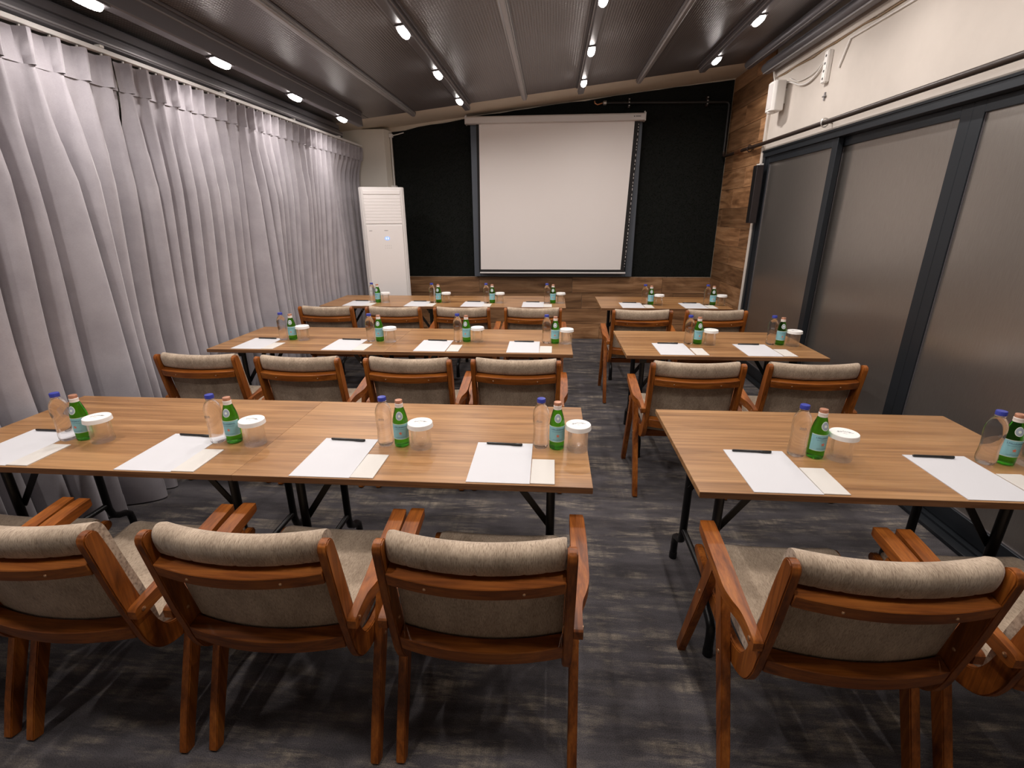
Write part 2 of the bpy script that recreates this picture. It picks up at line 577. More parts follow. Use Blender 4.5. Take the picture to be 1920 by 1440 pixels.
# ------------------------------------------------------------------ ceiling
b = MB()
b.prism([(XL - 0.1, cz(XL - 0.1) + 0.025), (2.30, cz(2.30) + 0.025), (2.30, cz(2.30) + 0.12), (XL - 0.1, cz(XL - 0.1) + 0.12)], YN - 0.1, YC, 'y')
b.prism([(XL - 0.1, cz(XL - 0.1)), (2.30, cz(2.30)), (2.30, cz(2.30) + 0.12), (XL - 0.1, cz(XL - 0.1) + 0.12)], YC, YB + 0.1, 'y')
ceiling = struct(b.build('ceiling', 'wall_beige'), 'sloping ceiling of dark dimpled metal panels with a beige end strip')
TRACK_X = [-2.040, -0.937, 0.267, 1.445]
TRACK_DEPTH = [0.132, 0.072, 0.072, 0.072]
BEAM_X = [-1.547, -0.322, 0.874]
edges = sorted([-2.64, XR - 0.02] + TRACK_X + BEAM_X)
for a, q in zip(edges, edges[1:]):
    c = (a + q) / 2; hw = (q - a) / 2 / math.cos(TILT) - 0.004
    o = MB().box((-hw, YN - YC + 0.01, 0.0), (hw, 0, 0.022)).build('ceiling_panel', 'ceiling', ceiling)
    o.location = (c, YC, cz(c))
    o.rotation_euler = (0, TILT, 0)

# profiled aluminium beams without lamps
for i, x in enumerate(BEAM_X):
    e = empty('ceiling_beam', (x, 5.90, cz(x) - 0.001)); e.rotation_euler = (0, TILT, 0)
    L0 = YN - 5.90 + 0.02
    MB().box((-0.032, L0, -0.014), (0.032, 0, 0)).build('flange', 'dark_metal', e, bevel=0.002)
    MB().prism([(-0.021, -0.014), (0.021, -0.014), (0.021, -0.034), (0.012, -0.040), (-0.012, -0.040), (-0.021, -0.034)], L0, 0, 'y').build('web', 'beam_metal', e, bevel=0.001)
    for sx in (-1, 1):
        MB().box((sx * 0.0265 - 0.0035, L0, -0.024), (sx * 0.0265 + 0.0035, 0, -0.014)).build('lip', 'beam_metal', e)
    nm = ['between the first and second light tracks from the curtain', 'between the two middle light tracks', 'between the third track and the one by the doors'][i]
    tag(e, 'slim grey metal ceiling beam ' + nm, 'beam', 'unlit ceiling beams')

TN = ['track over the curtain', 'second track from the curtain', 'third track from the curtain', 'track nearest the sliding doors']
for i, x in enumerate(TRACK_X):
    D_ = TRACK_DEPTH[i]
    e = empty('light_track', (x, (5.55, 5.82, 5.82, 5.66)[i], cz(x) - 0.001)); e.rotation_euler = (0, TILT, 0)
    L0 = YN - 5.82 + 0.2
    MB().box((-0.045, L0, -0.016), (0.045, 0, 0)).build('flange', 'dark_metal', e, bevel=0.002)
    MB().prism([(-0.030, -0.016), (0.030, -0.016), (0.030, -D_ + 0.006), (0.024, -D_), (-0.024, -D_), (-0.030, -D_ + 0.006)], L0, 0, 'y').build('body', 'dark_metal', e, bevel=0.001)
    for sx in (-1, 1):
        MB().box((sx * 0.0335 - 0.0035, L0, -0.05), (sx * 0.0335 + 0.0035, 0, -0.042)).build('ridge', 'beam_metal', e)
    tag(e, 'dark metal ceiling rail holding lamps, ' + TN[i], 'light track', 'lit ceiling tracks')

# ceiling spots
def make_lamp():
    e = empty('ceiling_spot')
    MB().box((-0.030, -0.098, -0.008), (0.030, 0.098, 0.0)).build('housing', 'dark_metal', e, bevel=0.002)
    rs = []
    for k in range(9):
        t = -1 + k / 4
        y = t * 0.085; s = math.sqrt(max(0.0, 1 - abs(t) ** 4)) * 0.9 + 0.1
        rs.append([(0.027 * s * math.cos(PI + PI * j / 8), y, -0.008 + 0.026 * s * math.sin(PI + PI * j / 8)) for j in range(9)])
    MB().rings(rs, True).build('lens', 'lens', e, smooth=60)
    ld = bpy.data.lights.new('spot_light', 'AREA')
    ld.shape = 'RECTANGLE'; ld.size = 0.04; ld.size_y = 0.13
    ld.energy = LAMP_W; ld.color = LAMP_COL; ld.spread = LAMP_SPREAD
    lo = bpy.data.objects.new('spot_light', ld); COL.objects.link(lo)
    lo.parent = e; lo.location = (0, 0, -0.037)
    return e
lamp0 = make_lamp(); first = True
ORD = ['closest to the screen', 'second from the screen', 'third from the screen', 'fourth from the screen', 'fifth from the screen', 'sixth from the screen']
for i, x in enumerate(TRACK_X):
    y0, pitch = ((5.070, 0.902), (5.335, 0.948), (5.335, 0.948), (5.22, 0.948))[i]
    for k in range(6):
        e = lamp0 if first else copy_tree(lamp0)
        first = False
        e.location = (x + TRACK_DEPTH[i] * CS, y0 - pitch * k, cz(x) - TRACK_DEPTH[i] - 0.0012)
        e.rotation_euler = (0, TILT, 0)
        tag(e, 'lit ceiling lamp %s, on the %s' % (ORD[k], TN[i]), 'lamp', 'ceiling lamps on the tracks')

# perimeter profile above the curtain, and the rolled profiles along the right wall
e = empty('perimeter_profile', (-0.03, 0, 2.415))
MB().prism([(-2.52, 0.0), (-2.315, 0.0), (-2.30, 0.01), (-2.30, 0.05), (-2.33, 0.055), (-2.33, 0.075), (-2.52, 0.075)], YN + 0.02, 5.80, 'y').build('lower_profile', 'dark_metal', e, bevel=0.001)
MB().prism([(-2.52, 0.0755), (-2.345, 0.0755), (-2.33, 0.085), (-2.33, 0.12), (-2.36, 0.125), (-2.36, 0.140), (-2.52, 0.122)], YN + 0.02, 5.80, 'y').build('upper_profile', 'dark_metal', e, bevel=0.001)
MB().prism([(-2.30, 0.018), (-2.294, 0.02), (-2.294, 0.028), (-2.30, 0.03)], YN + 0.02, 5.80, 'y').build('bright_edge', 'beam_metal', e)
tag(e, 'stepped dark metal profile along the ceiling above the curtain rail', 'profile')
def roll(name, x, z, rx, y1, label):
    e = empty(name, (x, y1, z))
    pr = [(rx * math.cos(2 * PI * k / 20), rx * math.sin(2 * PI * k / 20) * 0.8) for k in range(20)]
    MB().prism(pr, YN - y1 + 0.02, 0, 'y').build('casing', 'dark_metal', e, smooth=40)
    MB().box((-rx * 0.4, YN - y1 + 0.02, rx * 0.7), (rx * 0.4, 0, rx * 0.92)).build('mounting_strip', 'dark_metal', e)
    MB().box((-rx * 0.62, YN - y1 + 0.02, -rx * 0.80), (-rx * 0.55, 0.001, -rx * 0.52)).build('groove_lip', 'beam_metal', e)
    tag(e, label, 'profile', 'rolled profiles above the doors')
roll('roller_casing', 1.880, 2.955, 0.045, 5.62, 'upper rounded dark metal casing where ceiling meets right wall')
roll('roller_casing', 1.970, 2.862, 0.058, 5.38, 'lower rounded dark metal casing directly above the white wall')

# ------------------------------------------------------------------ sliding doors
PX = XR + 0.0
e = struct(empty('door_frame', (0, 0, 0)), 'anthracite metal frame around the frosted sliding doors')
e.name = 'trim_3'
MB().box((XR - 0.015, YN, 2.105), (2.22, YT, 2.165)).build('head', 'frame_grey', e, bevel=0.002)
MB().box((XR - 0.012, YN, 2.150), (XR - 0.024, YT, 2.163)).build('drip_strip', 'frame_grey', e)
MB().box((XR - 0.012, YT - 0.05, 0.0), (2.22, YT, 2.105)).build('jamb', 'frame_grey', e, bevel=0.002)
MB().box((XR - 0.045, YN, 0.0), (2.22, YT - 0.05, 0.022)).build('sill', 'frame_grey', e, bevel=0.002)
for xx in (XR + 0.005, XR + 0.055):
    MB().box((xx, YN, 0.022), (xx + 0.006, YT - 0.05, 0.034)).build('sill_rib', 'frame_grey', e)
def sliding_door(n, xf, y0, y1, lab, z1=2.105):
    d = struct(empty('door_%d' % n, (xf, (y0 + y1) / 2, 0.0)), lab)
    h = (y1 - y0) / 2; t = 0.04; st = 0.075
    MB().box((0, -h, 0.03), (t, -h + st, z1)).build('stile', 'frame_grey', d, bevel=0.002)
    MB().box((0, h - st, 0.03), (t, h, z1)).build('stile', 'frame_grey', d, bevel=0.002)
    MB().box((0, -h + st, z1 - 0.06), (t, h - st, z1)).build('top_rail', 'frame_grey', d, bevel=0.002)
    MB().box((0, -h + st, 0.03), (t, h - st, 0.13)).build('bottom_rail', 'frame_grey', d, bevel=0.002)
    MB().box((0.014, -h + st, 0.13), (0.024, h - st, z1 - 0.06)).build('pane', 'frosted', d)
    for yy in (-h + st, h - st - 0.005):
        MB().box((0.008, yy, 0.13), (0.014, yy + 0.005, z1 - 0.06)).build('bead', 'dark_metal', d)
    MB().box((0.008, -h + st, 0.13), (0.014, h - st, 0.135)).build('bead', 'dark_metal', d)
    return d
sliding_door(1, XR + 0.002, 4.055, YT - 0.052, 'frosted sliding door in the front track, beside the planked wall')
sliding_door(2, XR + 0.050, 2.925, 4.16, 'frosted sliding door in the rear track, next to the planked-wall door')
sliding_door(3, XR + 0.050, 1.690, 2.923, 'frosted sliding door two panels away from the planked wall')
sliding_door(4, XR + 0.050, 0.455, 1.688, 'frosted sliding door three panels away from the planked wall')
sliding_door(5, XR + 0.050, -0.780, 0.453, 'frosted sliding door four panels away from the planked wall')

# ------------------------------------------------------------------ curtains
TAB_L = 1.228; TAB_D = 0.70; TAB_H = 0.745; TAB_T = 0.022
ROWS = [1.385, 2.990, 4.665]          # near edge of each row of tables
RAILX = -2.325
def smooth(a, q, x):
    t = max(0.0, min(1.0, (x - a) / (q - a)))
    return t * t * (3 - 2 * t)
def push(y, z):
    """tables and the air conditioner press the cloth towards the wall"""
    p = 0.0
    for y0 in ROWS:
        p = max(p, smooth(y0 - 0.66, y0 - 0.40, y) * (1 - smooth(y0 + TAB_D + 0.02, y0 + TAB_D + 0.28, y)))
    p *= 1 - smooth(0.8, 1.9, z) * 0.92
    q = smooth(5.35, 5.55, y) * (1 - smooth(2.0, 2.3, z))
    return 0.085 * max(p, q * 0.75)
def curtain(y0, y1, pitch, label, seed, ztop=2.366):
    rr = random.Random(seed)
    e = empty('curtain', (RAILX, y0, 0.0))
    n = max(2, round((y1 - y0) / pitch))
    jit = [0.0] + [rr.uniform(-0.26, 0.26) for _ in range(n - 1)] + [0.0, 0.0]
    amp = [rr.uniform(0.75, 1.25) for _ in range(n + 2)]
    NU = n * 14
    zs = [0.012, 0.03, 0.06, 0.12, 0.13, 0.25, 0.4, 0.55, 0.68, 0.78, 0.9, 1.05, 1.2, 1.4, 1.6, 1.75, 1.9, 2.0, 2.08, 2.14, 2.19, 2.225]
    def point(u, z):
        k = int(min(n - 1e-6, max(0, u * n))); fr = u * n - k
        ph = u * n + (jit[k] * (1 - smooth(0, 1, fr)) + jit[k + 1] * smooth(0, 1, fr)) * (1 - smooth(1.7, 2.3, z))
        a = amp[k] * (1 - smooth(0, 1, fr)) + amp[k + 1] * smooth(0, 1, fr)
        f = ph - math.floor(ph)               # 0 at a valley, 0.5 at a crest
        d = abs(f - 0.5) * 2                  # 0 crest .. 1 valley
        low = (0.5 + 0.5 * math.cos(PI * d)) ** 0.75
        top = math.exp(-(d / 0.30) ** 2)
        t = smooth(1.75, 2.24, z)
        A = (0.128 + 0.022 * (1 - smooth(0.0, 1.9, z))) * (1 - t) * a + 0.034 * t
        x = -0.090 * (1 - t) + A * (low * (1 - t) + top * t) - 0.012
        y = y0 + (y1 - y0) * u + 0.014 * (1 - t) * math.sin(2 * PI * f) * -a + 0.010 * math.sin(z * 2.1 + k) * (1 - smooth(1.4, 2.2, z))
        y = min(max(y, y0 + 0.003), y1 - 0.003)
        p = push(y, z)
        lim = RAILX + x - p
        return (lim - RAILX, y - y0, z)
    rows = [[point(i / NU, z) for i in range(NU + 1)] for z in zs]
    MB().rings(rows, cap=False, closed_ring=False).build('drape', 'curtain', e, smooth=180)
    # pleated heading: flat band with pinched pleats standing proud
    hz = [2.225, 2.24, 2.26, 2.30, 2.34, ztop]
    hrows = []
    for z in hz:
        row = []
        s = smooth(2.225, ztop, z)
        for i in range(NU + 1):
            u = i / NU; f = u * n - math.floor(u * n); d = abs(f - 0.5) * 2
            pin = math.exp(-(d / (0.22 + 0.08 * s)) ** 4)
            x = -0.012 + (0.042 + 0.012 * s) * pin
            row.append((x + 0.002, (y1 - y0) * u, z))
        hrows.append(row)
    MB().rings(hrows, cap=False, closed_ring=False).build('pleated_heading', 'curtain', e, smooth=50)
    # hem stitched at the bottom
    hem = [[(p[0] + 0.003, p[1], p[2]) for p in [point(i / NU, z) for i in range(NU + 1)]] for z in (0.008, 0.05, 0.115)]
    MB().rings(hem, cap=False, closed_ring=False).build('hem', 'curtain', e, smooth=180)
    for k in range(n):
        yy = (k + 0.5) / n * (y1 - y0)
        MB().box((-0.004, yy - 0.004, ztop - 0.015), (0.004, yy + 0.004, 2.3795)).build('hook', 'white_plastic', e)
    tag(e, label, 'curtain', 'grey pleated curtains')
    return e
curtain(-1.55, 0.607, 0.128, 'grey pleated curtain panel reaching the wall opposite the screen', 11)
curtain(0.615, 2.795, 0.140, 'grey pleated curtain panel beside the table row farthest from the screen', 12)
curtain(2.803, 5.895, 0.116, 'wide grey pleated curtain panel beside the middle and front table rows', 13)
curtain(5.903, 6.29, 0.094, 'narrow grey curtain panel in the corner above the air conditioner', 14)
e = empty('curtain_rail', (RAILX, 0, 2.380))
MB().box((-0.016, -1.6, 0.0), (0.016, 6.315, 0.022)).build('rail', 'white_enamel', e, bevel=0.002)
for k in range(8):
    yy = -1.2 + k * 0.98
    MB().box((-0.010, yy - 0.012, 0.022), (0.021, yy + 0.012, 0.034)).build('clip', 'white_plastic', e)
tag(e, 'white metal curtain rail running along the top of the grey curtain', 'curtain rail')

# ------------------------------------------------------------------ folding tables
def make_table():
    e = empty('folding_table')
    L, D = TAB_L, TAB_D
    MB().box((0.0005, 0, TAB_H - TAB_T + 0.002), (L - 0.0005, D, TAB_H)).build('table_top', 'veneer', e, bevel=0.0008)
    o = MB().box((0.0015, 0.001, TAB_H - TAB_T), (L - 0.0015, D - 0.001, TAB_H - TAB_T + 0.0018)).build('underside', 'black_steel', e)
    for yy, nm in ((-0.0012, 0), (D, 1)):
        MB().box((0.001, yy, TAB_H - TAB_T), (L - 0.001, yy + 0.0012, TAB_H - 0.0006)).build('edge_band', 'veneer_edge', e)
    for xx, s in ((0.135, 1), (L - 0.135, -1)):
        for sy_, yl in ((-1, 0.175), (1, D - 0.175)):
            zt = TAB_H - TAB_T - 0.004
            path = [(xx, yl, zt), (xx, yl, 0.30), (xx, yl, 0.215), (xx, yl + sy_ * 0.012, 0.172), (xx, yl + sy_ * 0.042, 0.150), (xx, yl + sy_ * 0.075, 0.140),
                    (xx, yl + sy_ * 0.098, 0.122), (xx, yl + sy_ * 0.104, 0.085), (xx, yl + sy_ * 0.104, 0.012)]
            lg = MB().tube(path, 0.0165, 12).build('leg', 'black_steel', e, smooth=50)
            MB().lathe([(0.0185, 0.0), (0.0185, 0.03), (0.017, 0.034)], 12, (xx, yl + sy_ * 0.104, 0.0)).build('foot_cap', 'black_steel', lg, smooth=40)
            a = Vector((xx, yl - sy_ * 0.019, 0.455)); q = Vector((xx + s * 0.175, yl - sy_ * 0.019, TAB_H - TAB_T - 0.012))
            dd = (q - a).normalized(); nn = Vector((-dd.z, 0, dd.x)) * 0.012; hh = Vector((0, 0.003, 0))
            br = MB().rings([[a + nn - hh, a + nn + hh, a - nn + hh, a - nn - hh], [q + nn - hh, q + nn + hh, q - nn + hh, q - nn - hh]]).build('brace', 'black_steel', e)
            mid = a.lerp(q, 0.62)
            MB().tube([mid - Vector((0, 0.007, 0)), mid + Vector((0, 0.007, 0))], 0.006, 8).build('rivet', 'steel', br, smooth=40)
        MB().box((xx - 0.035, 0.145, TAB_H - TAB_T - 0.006), (xx + 0.035, D - 0.145, TAB_H - TAB_T - 0.0002)).build('mounting_plate', 'black_steel', e)
        MB().box((xx - 0.022, 0.150, TAB_H - TAB_T - 0.07), (xx + 0.022, 0.157, TAB_H - TAB_T - 0.006)).build('hinge_plate', 'black_steel', e)
        MB().box((xx - 0.022, D - 0.157, TAB_H - TAB_T - 0.07), (xx + 0.022, D - 0.150, TAB_H - TAB_T - 0.006)).build('hinge_plate', 'black_steel', e)
        MB().tube([(xx, 0.175, 0.235), (xx, D - 0.175, 0.235)], 0.0125, 10).build('crossbar', 'black_steel', e, smooth=50)
    return e
ROWN = ['row farthest from the screen', 'middle row', 'row nearest the screen']
table0 = make_table(); first = True
XA = 0.150 - 2 * TAB_L
for r, y0 in enumerate(ROWS):
    for x0, nm in ((XA, 'wood-veneer folding table touching the curtain, '), (0.150 - TAB_L, 'wood-veneer folding table on the curtain side of the aisle, '),
                   (0.485, 'wood-veneer folding table beside the sliding doors, ')):
        t = table0 if first else copy_tree(table0)
        first = False
        t.location = (x0, y0, 0)
        tag(t, nm + ROWN[r], 'table', 'folding tables in three rows')

# ------------------------------------------------------------------ armchairs
PO = Vector((0, -0.200, 0.435)); AX = Vector((0, -0.196, 0.981)); NX = Vector((0, 0.981, 0.196))
def back_pt(x, s, d, bow=0.035, hw=0.22):
    u = x / hw
    return PO + AX * s + NX * (d - bow * (1 - u * u)) + Vector((x, 0, 0))
def make_chair():
    e = empty('armchair')
    side = spline([(-0.297, 0.824, 0.044), (-0.281, 0.745, 0.050), (-0.258, 0.62, 0.053), (-0.234, 0.515, 0.055), (-0.216, 0.45, 0.060),
                   (-0.184, 0.402, 0.066), (-0.120, 0.378, 0.064), (-0.02, 0.378, 0.058), (0.10, 0.392, 0.053), (0.19, 0.412, 0.048), (0.268, 0.434, 0.038)], 5)
    poly = ribbon(side, True)
    for sx in (-1, 1):
        c = sx * 0.232
        MB().prism(poly, c - 0.012, c + 0.012, 'x').build('side_frame', 'chair_z', e, smooth=35, bevel=0.003, seg=2)
    for sx in (-1, 1):
        c = sx * 0.2585
        f = ribbon([(0.245, 0.001, 0.034), (0.20, 0.125, 0.040), (0.105, 0.392, 0.048), (0.038, 0.585, 0.050)])
        MB().prism(f, c - 0.014, c + 0.014, 'x').build('front_leg', 'chair_z', e, smooth=35, bevel=0.003, seg=2)
        f = ribbon([(-0.245, 0.001, 0.034), (-0.205, 0.11, 0.040), (-0.100, 0.367, 0.048), (-0.010, 0.578, 0.050)])
        MB().prism(f, c - 0.0139, c + 0.0139, 'x').build('rear_leg', 'chair_z', e, smooth=35, bevel=0.003, seg=2)
        # armrest: stations (y, inner x, outer x, top z, thickness)
        st = spline([(0.146, 0.246, 0.284, 0.640, 0.020), (0.140, 0.2445, 0.2895, 0.640, 0.028), (0.10, 0.2445, 0.2925, 0.637, 0.033), (0.02, 0.2445, 0.2945, 0.627, 0.035), (-0.06, 0.2445, 0.2945, 0.613, 0.036),
                     (-0.115, 0.2445, 0.293, 0.602, 0.037), (-0.155, 0.2445, 0.283, 0.595, 0.038), (-0.185, 0.2445, 0.272, 0.590, 0.039), (-0.225, 0.2445, 0.2685, 0.585, 0.040), (-0.262, 0.2445, 0.2685, 0.580, 0.038), (-0.274, 0.2445, 0.2685, 0.573, 0.024)], 4)
        rs = []
        for y, xi, xo, zt, th in st:
            rs.append([(sx * xi, y, zt), (sx * xo, y, zt), (sx * xo, y, zt - th), (sx * xi, y, zt - th)])
        MB().rings(rs).build('armrest', 'chair_y', e, smooth=35, bevel=0.003, seg=2)
    XI = [-0.2195 + 0.439 * i / 16 for i in range(17)]
    for nm, s0, s1, d0, d1 in (('top_rail', 0.298, 0.337, -0.046, -0.003), ('lower_rail', 0.030, 0.080, -0.045, -0.003)):
        rs = [[back_pt(x, s0, d0, 0.03), back_pt(x, s1, d0, 0.03), back_pt(x, s1, d1, 0.03), back_pt(x, s0, d1, 0.03)] for x in XI]
        MB().rings(rs).build(nm, 'chair_x', e, smooth=35, bevel=0.002)
    # back cushion with a creased roll above the rail
    loop = spline([(-0.022, 0.012), (-0.020, 0.034), (0.05, 0.046), (0.15, 0.050), (0.27, 0.046), (0.36, 0.046), (0.396, 0.042), (0.414, 0.026), (0.419, 0.006), (0.411, -0.012),
                   (0.392, -0.020), (0.362, -0.020), (0.345, -0.014), (0.340, -0.001), (0.25, 0.002), (0.10, 0.002), (-0.012, 0.003)], 3)
    XC = [-0.2188 + 0.4376 * i / 56 for i in range(57)]
    rs = []
    for i, x in enumerate(XC):
        ed = min(1.0, (0.2188 - abs(x)) / 0.010)
        k = 0.86 + 0.14 * math.sqrt(max(0.0, 1 - (1 - ed) ** 2))
        cre = 0.0
        for q in range(-3, 4):
            cre += math.exp(-((x - q * 0.058) / 0.0032) ** 2)
        ring = []
        for s, d in loop:
            cs, cd = 0.22, 0.015
            s2, d2 = cs + (s - cs) * (0.97 + 0.03 * k), cd + (d - cd) * k
            if s > 0.342 and d < 0.03:
                d2 += 0.0030 * cre * smooth(0.03, -0.03, d) if d < 0.03 else 0
            ring.append(back_pt(x, s2, d2, 0.03))
        rs.append(ring)
    MB().rings(rs).build('back_cushion', 'fabric', e, smooth=60)
    # seat cushion
    sl = spline([(-0.165, 0.410), (-0.175, 0.435), (-0.155, 0.458), (-0.05, 0.462), (0.10, 0.472), (0.22, 0.482), (0.258, 0.474), (0.268, 0.455), (0.255, 0.438), (0.10, 0.415), (-0.05, 0.402), (-0.15, 0.402)], 3)
    rs = []
    for i in range(21):
        x = -0.217 + 0.434 * i / 20
        ed = min(1.0, (0.217 - abs(x)) / 0.02)
        k = 0.80 + 0.20 * math.sqrt(max(0.0, 1 - (1 - ed) ** 2))
        rs.append([(x, 0.045 + (y - 0.045) * (0.97 + 0.03 * k), 0.44 + (z - 0.44) * k - 0.010 * (1 - (x / 0.217) ** 2)) for y, z in sl])
    MB().rings(rs).build('seat_cushion', 'fabric', e, smooth=60)
    MB().box((-0.2195, 0.195, 0.372), (0.2195, 0.218, 0.415)).build('seat_rail', 'chair_x', e, bevel=0.002)
    MB().box((-0.2195, -0.150, 0.352), (0.2195, -0.125, 0.390)).build('seat_rail', 'chair_x', e, bevel=0.002)
    def bolt(p, d, r=0.0065):
        p = Vector(p); d = Vector(d)
        MB().tube([p - d * 0.001, p + d * 0.0015, p + d * 0.003], [r, r, r * 0.55], 10).build('bolt', 'bolt', e, smooth=40)
    for sx in (-1, 1):
        bolt((sx * 0.2725, 0.105, 0.392), (sx, 0, 0)); bolt((sx * 0.2725, -0.103, 0.360), (sx, 0, 0))
        bolt((sx * 0.2685, -0.248, 0.563), (sx, 0, 0)); bolt((sx * 0.2200, -0.246, 0.563), (-sx, 0, 0), 0.005)
        bolt(back_pt(sx * 0.12, 0.317, -0.046, 0.03), -NX, 0.004)
    return e
chair0 = make_chair(); first = True
SEATL = ['seat beside the curtain', 'second seat from the curtain', 'third seat from the curtain', 'curtain-side aisle seat']
SEATR = ['door-side aisle seat', 'seat beside the sliding doors']
CH = [[(-1.965, 1.225), (-1.367, 1.222), (-0.762, 1.235), (-0.168, 1.243)], [(-2.005, 2.80), (-1.400, 2.785), (-0.775, 2.790), (-0.181, 2.800)], [(-1.955, 4.365), (-1.353, 4.365), (-0.755, 4.365), (-0.146, 4.370)]]
CR = [[(0.787, 1.240), (1.386, 1.235)], [(0.779, 2.795), (1.379, 2.805)], [(0.754, 4.315), (1.350, 4.330)]]
rj = random.Random(5)
for r in range(3):
    for lst, seats in ((CH[r], SEATL), (CR[r], SEATR)):
        for k, (x, y) in enumerate(lst):
            o = chair0 if first else copy_tree(chair0)
            first = False
            o.location = (x, y, 0.0)
            tag(o, 'wooden armchair with beige cushions, %s, %s' % (seats[k], ROWN[r]), 'armchair', 'wooden armchairs at the tables')

# ------------------------------------------------------------------ place settings
Z = TAB_H
def make_sheet():
    return MB().box((0, 0, 0), (0.212, 0.297, 0.0022)).build('paper_sheet', 'paper')
def make_card():
    return MB().box((0, 0, 0), (0.080, 0.168, 0.0032)).build('note_card', 'card')
def make_pen():
    e = empty('pen')
    MB().tube([(0, 0, 0.0048), (0.004, 0, 0.0048), (0.092, 0, 0.0048)], [0.003, 0.0042, 0.0044], 10).build('barrel', 'pen', e, smooth=50)
    MB().tube([(0.092, 0, 0.0048), (0.094, 0, 0.0048), (0.136, 0, 0.0048), (0.138, 0, 0.0048)], [0.0044, 0.0048, 0.0048, 0.003], 10).build('cap', 'pen', e, smooth=50)
    MB().box((0.098, -0.0075, 0.0046), (0.134, -0.0045, 0.0066)).build('clip', 'pen', e, bevel=0.0005)
    return e

def surf_r(prof, z):
    for (r0, z0), (r1, z1) in zip(prof, prof[1:]):
        if z0 <= z <= z1 and z1 > z0:
            return r0 + (r1 - r0) * (z - z0) / (z1 - z0)
    return prof[-1][0]
def wrap(prof, ang, z, off):
    """point on a surface of revolution; ang = 0 faces -y"""
    r = surf_r(prof, z) + off
    return (r * math.sin(ang), -r * math.cos(ang), z)
def band(prof, a0, a1, z0, z1, off, n=20, m=4):
    rows = [[wrap(prof, a0 + (a1 - a0) * i / n, z0 + (z1 - z0) * j / m, off) for i in range(n + 1)] for j in range(m + 1)]
    return MB().rings(rows, cap=False, closed_ring=False)
def oval(prof, zc, ra, rz, off, n=20):
    rs = [[wrap(prof, ra * q * math.cos(2 * PI * i / n), zc + rz * q * math.sin(2 * PI * i / n), off) for i in range(n)] for q in (0.02, 0.5, 1.0)]
    return MB().rings(rs, cap=False)
def wrap_text(prof, body, size, zc, off):
    vs, fs = text_mesh(body, size)
    r = surf_r(prof, zc)
    return MB().add([wrap(prof, x / r, zc + y, off) for x, y, z in vs], fs)

WP = [(0.0225, 0.0008), (0.0275, 0.004), (0.0300, 0.012), (0.0302, 0.026), (0.0288, 0.040), (0.0277, 0.060), (0.0282, 0.085), (0.0292, 0.098), (0.0292, 0.102), (0.0303, 0.106),
      (0.0305, 0.128), (0.0300, 0.138), (0.0282, 0.149), (0.0240, 0.160), (0.0185, 0.169), (0.0140, 0.1745), (0.0125, 0.178)]
def make_water():
    e = empty('water_bottle')
    def mod(a, z):
        if z < 0.02:
            return 1 - 0.10 * (1 - z / 0.02) * (0.5 + 0.5 * math.cos(5 * a))
        if 0.135 < z < 0.172:
            return 1 + 0.012 * math.cos(14 * a)
        return 1.0
    MB().lathe(WP, 40, (0, 0, 0), mod).build('bottle_body', 'pet', e, smooth=40)
    MB().lathe([(0.0122, 0.1782), (0.0158, 0.1784), (0.0158, 0.1805), (0.0135, 0.1808), (0.0135, 0.1825)], 24).build('neck_ring', 'pet', e, smooth=40)
    def mc(a, z): return 1 + 0.02 * math.cos(24 * a)
    MB().lathe([(0.0150, 0.1826), (0.0156, 0.1835), (0.0156, 0.1955), (0.0146, 0.1975), (0.008, 0.198)], 48, (0, 0, 0), mc).build('cap', 'blue_cap', e, smooth=30)
    p = MB()
    for i in range(9):
        a = -0.34 + 0.085 * i
        hgt = 0.003 + 0.004 * abs(math.sin(i * 1.9)) * (1 if 0 < i < 8 else 0.3)
        q = band(WP, a - 0.022, a + 0.022, 0.1155, 0.1155 + hgt, 0.0006, 2, 1); p.add(q.v, q.f)
    q = band(WP, -0.36, 0.36, 0.1125, 0.1138, 0.0006, 14, 1); p.add(q.v, q.f)
    p.build('printed_mark', 'grey_print', e)
    return e
GP = [(0.0230, 0.0), (0.0275, 0.003), (0.0286, 0.009), (0.0286, 0.098), (0.0279, 0.106), (0.0262, 0.116), (0.0225, 0.132), (0.0180, 0.148), (0.0145, 0.160), (0.0133, 0.168)]
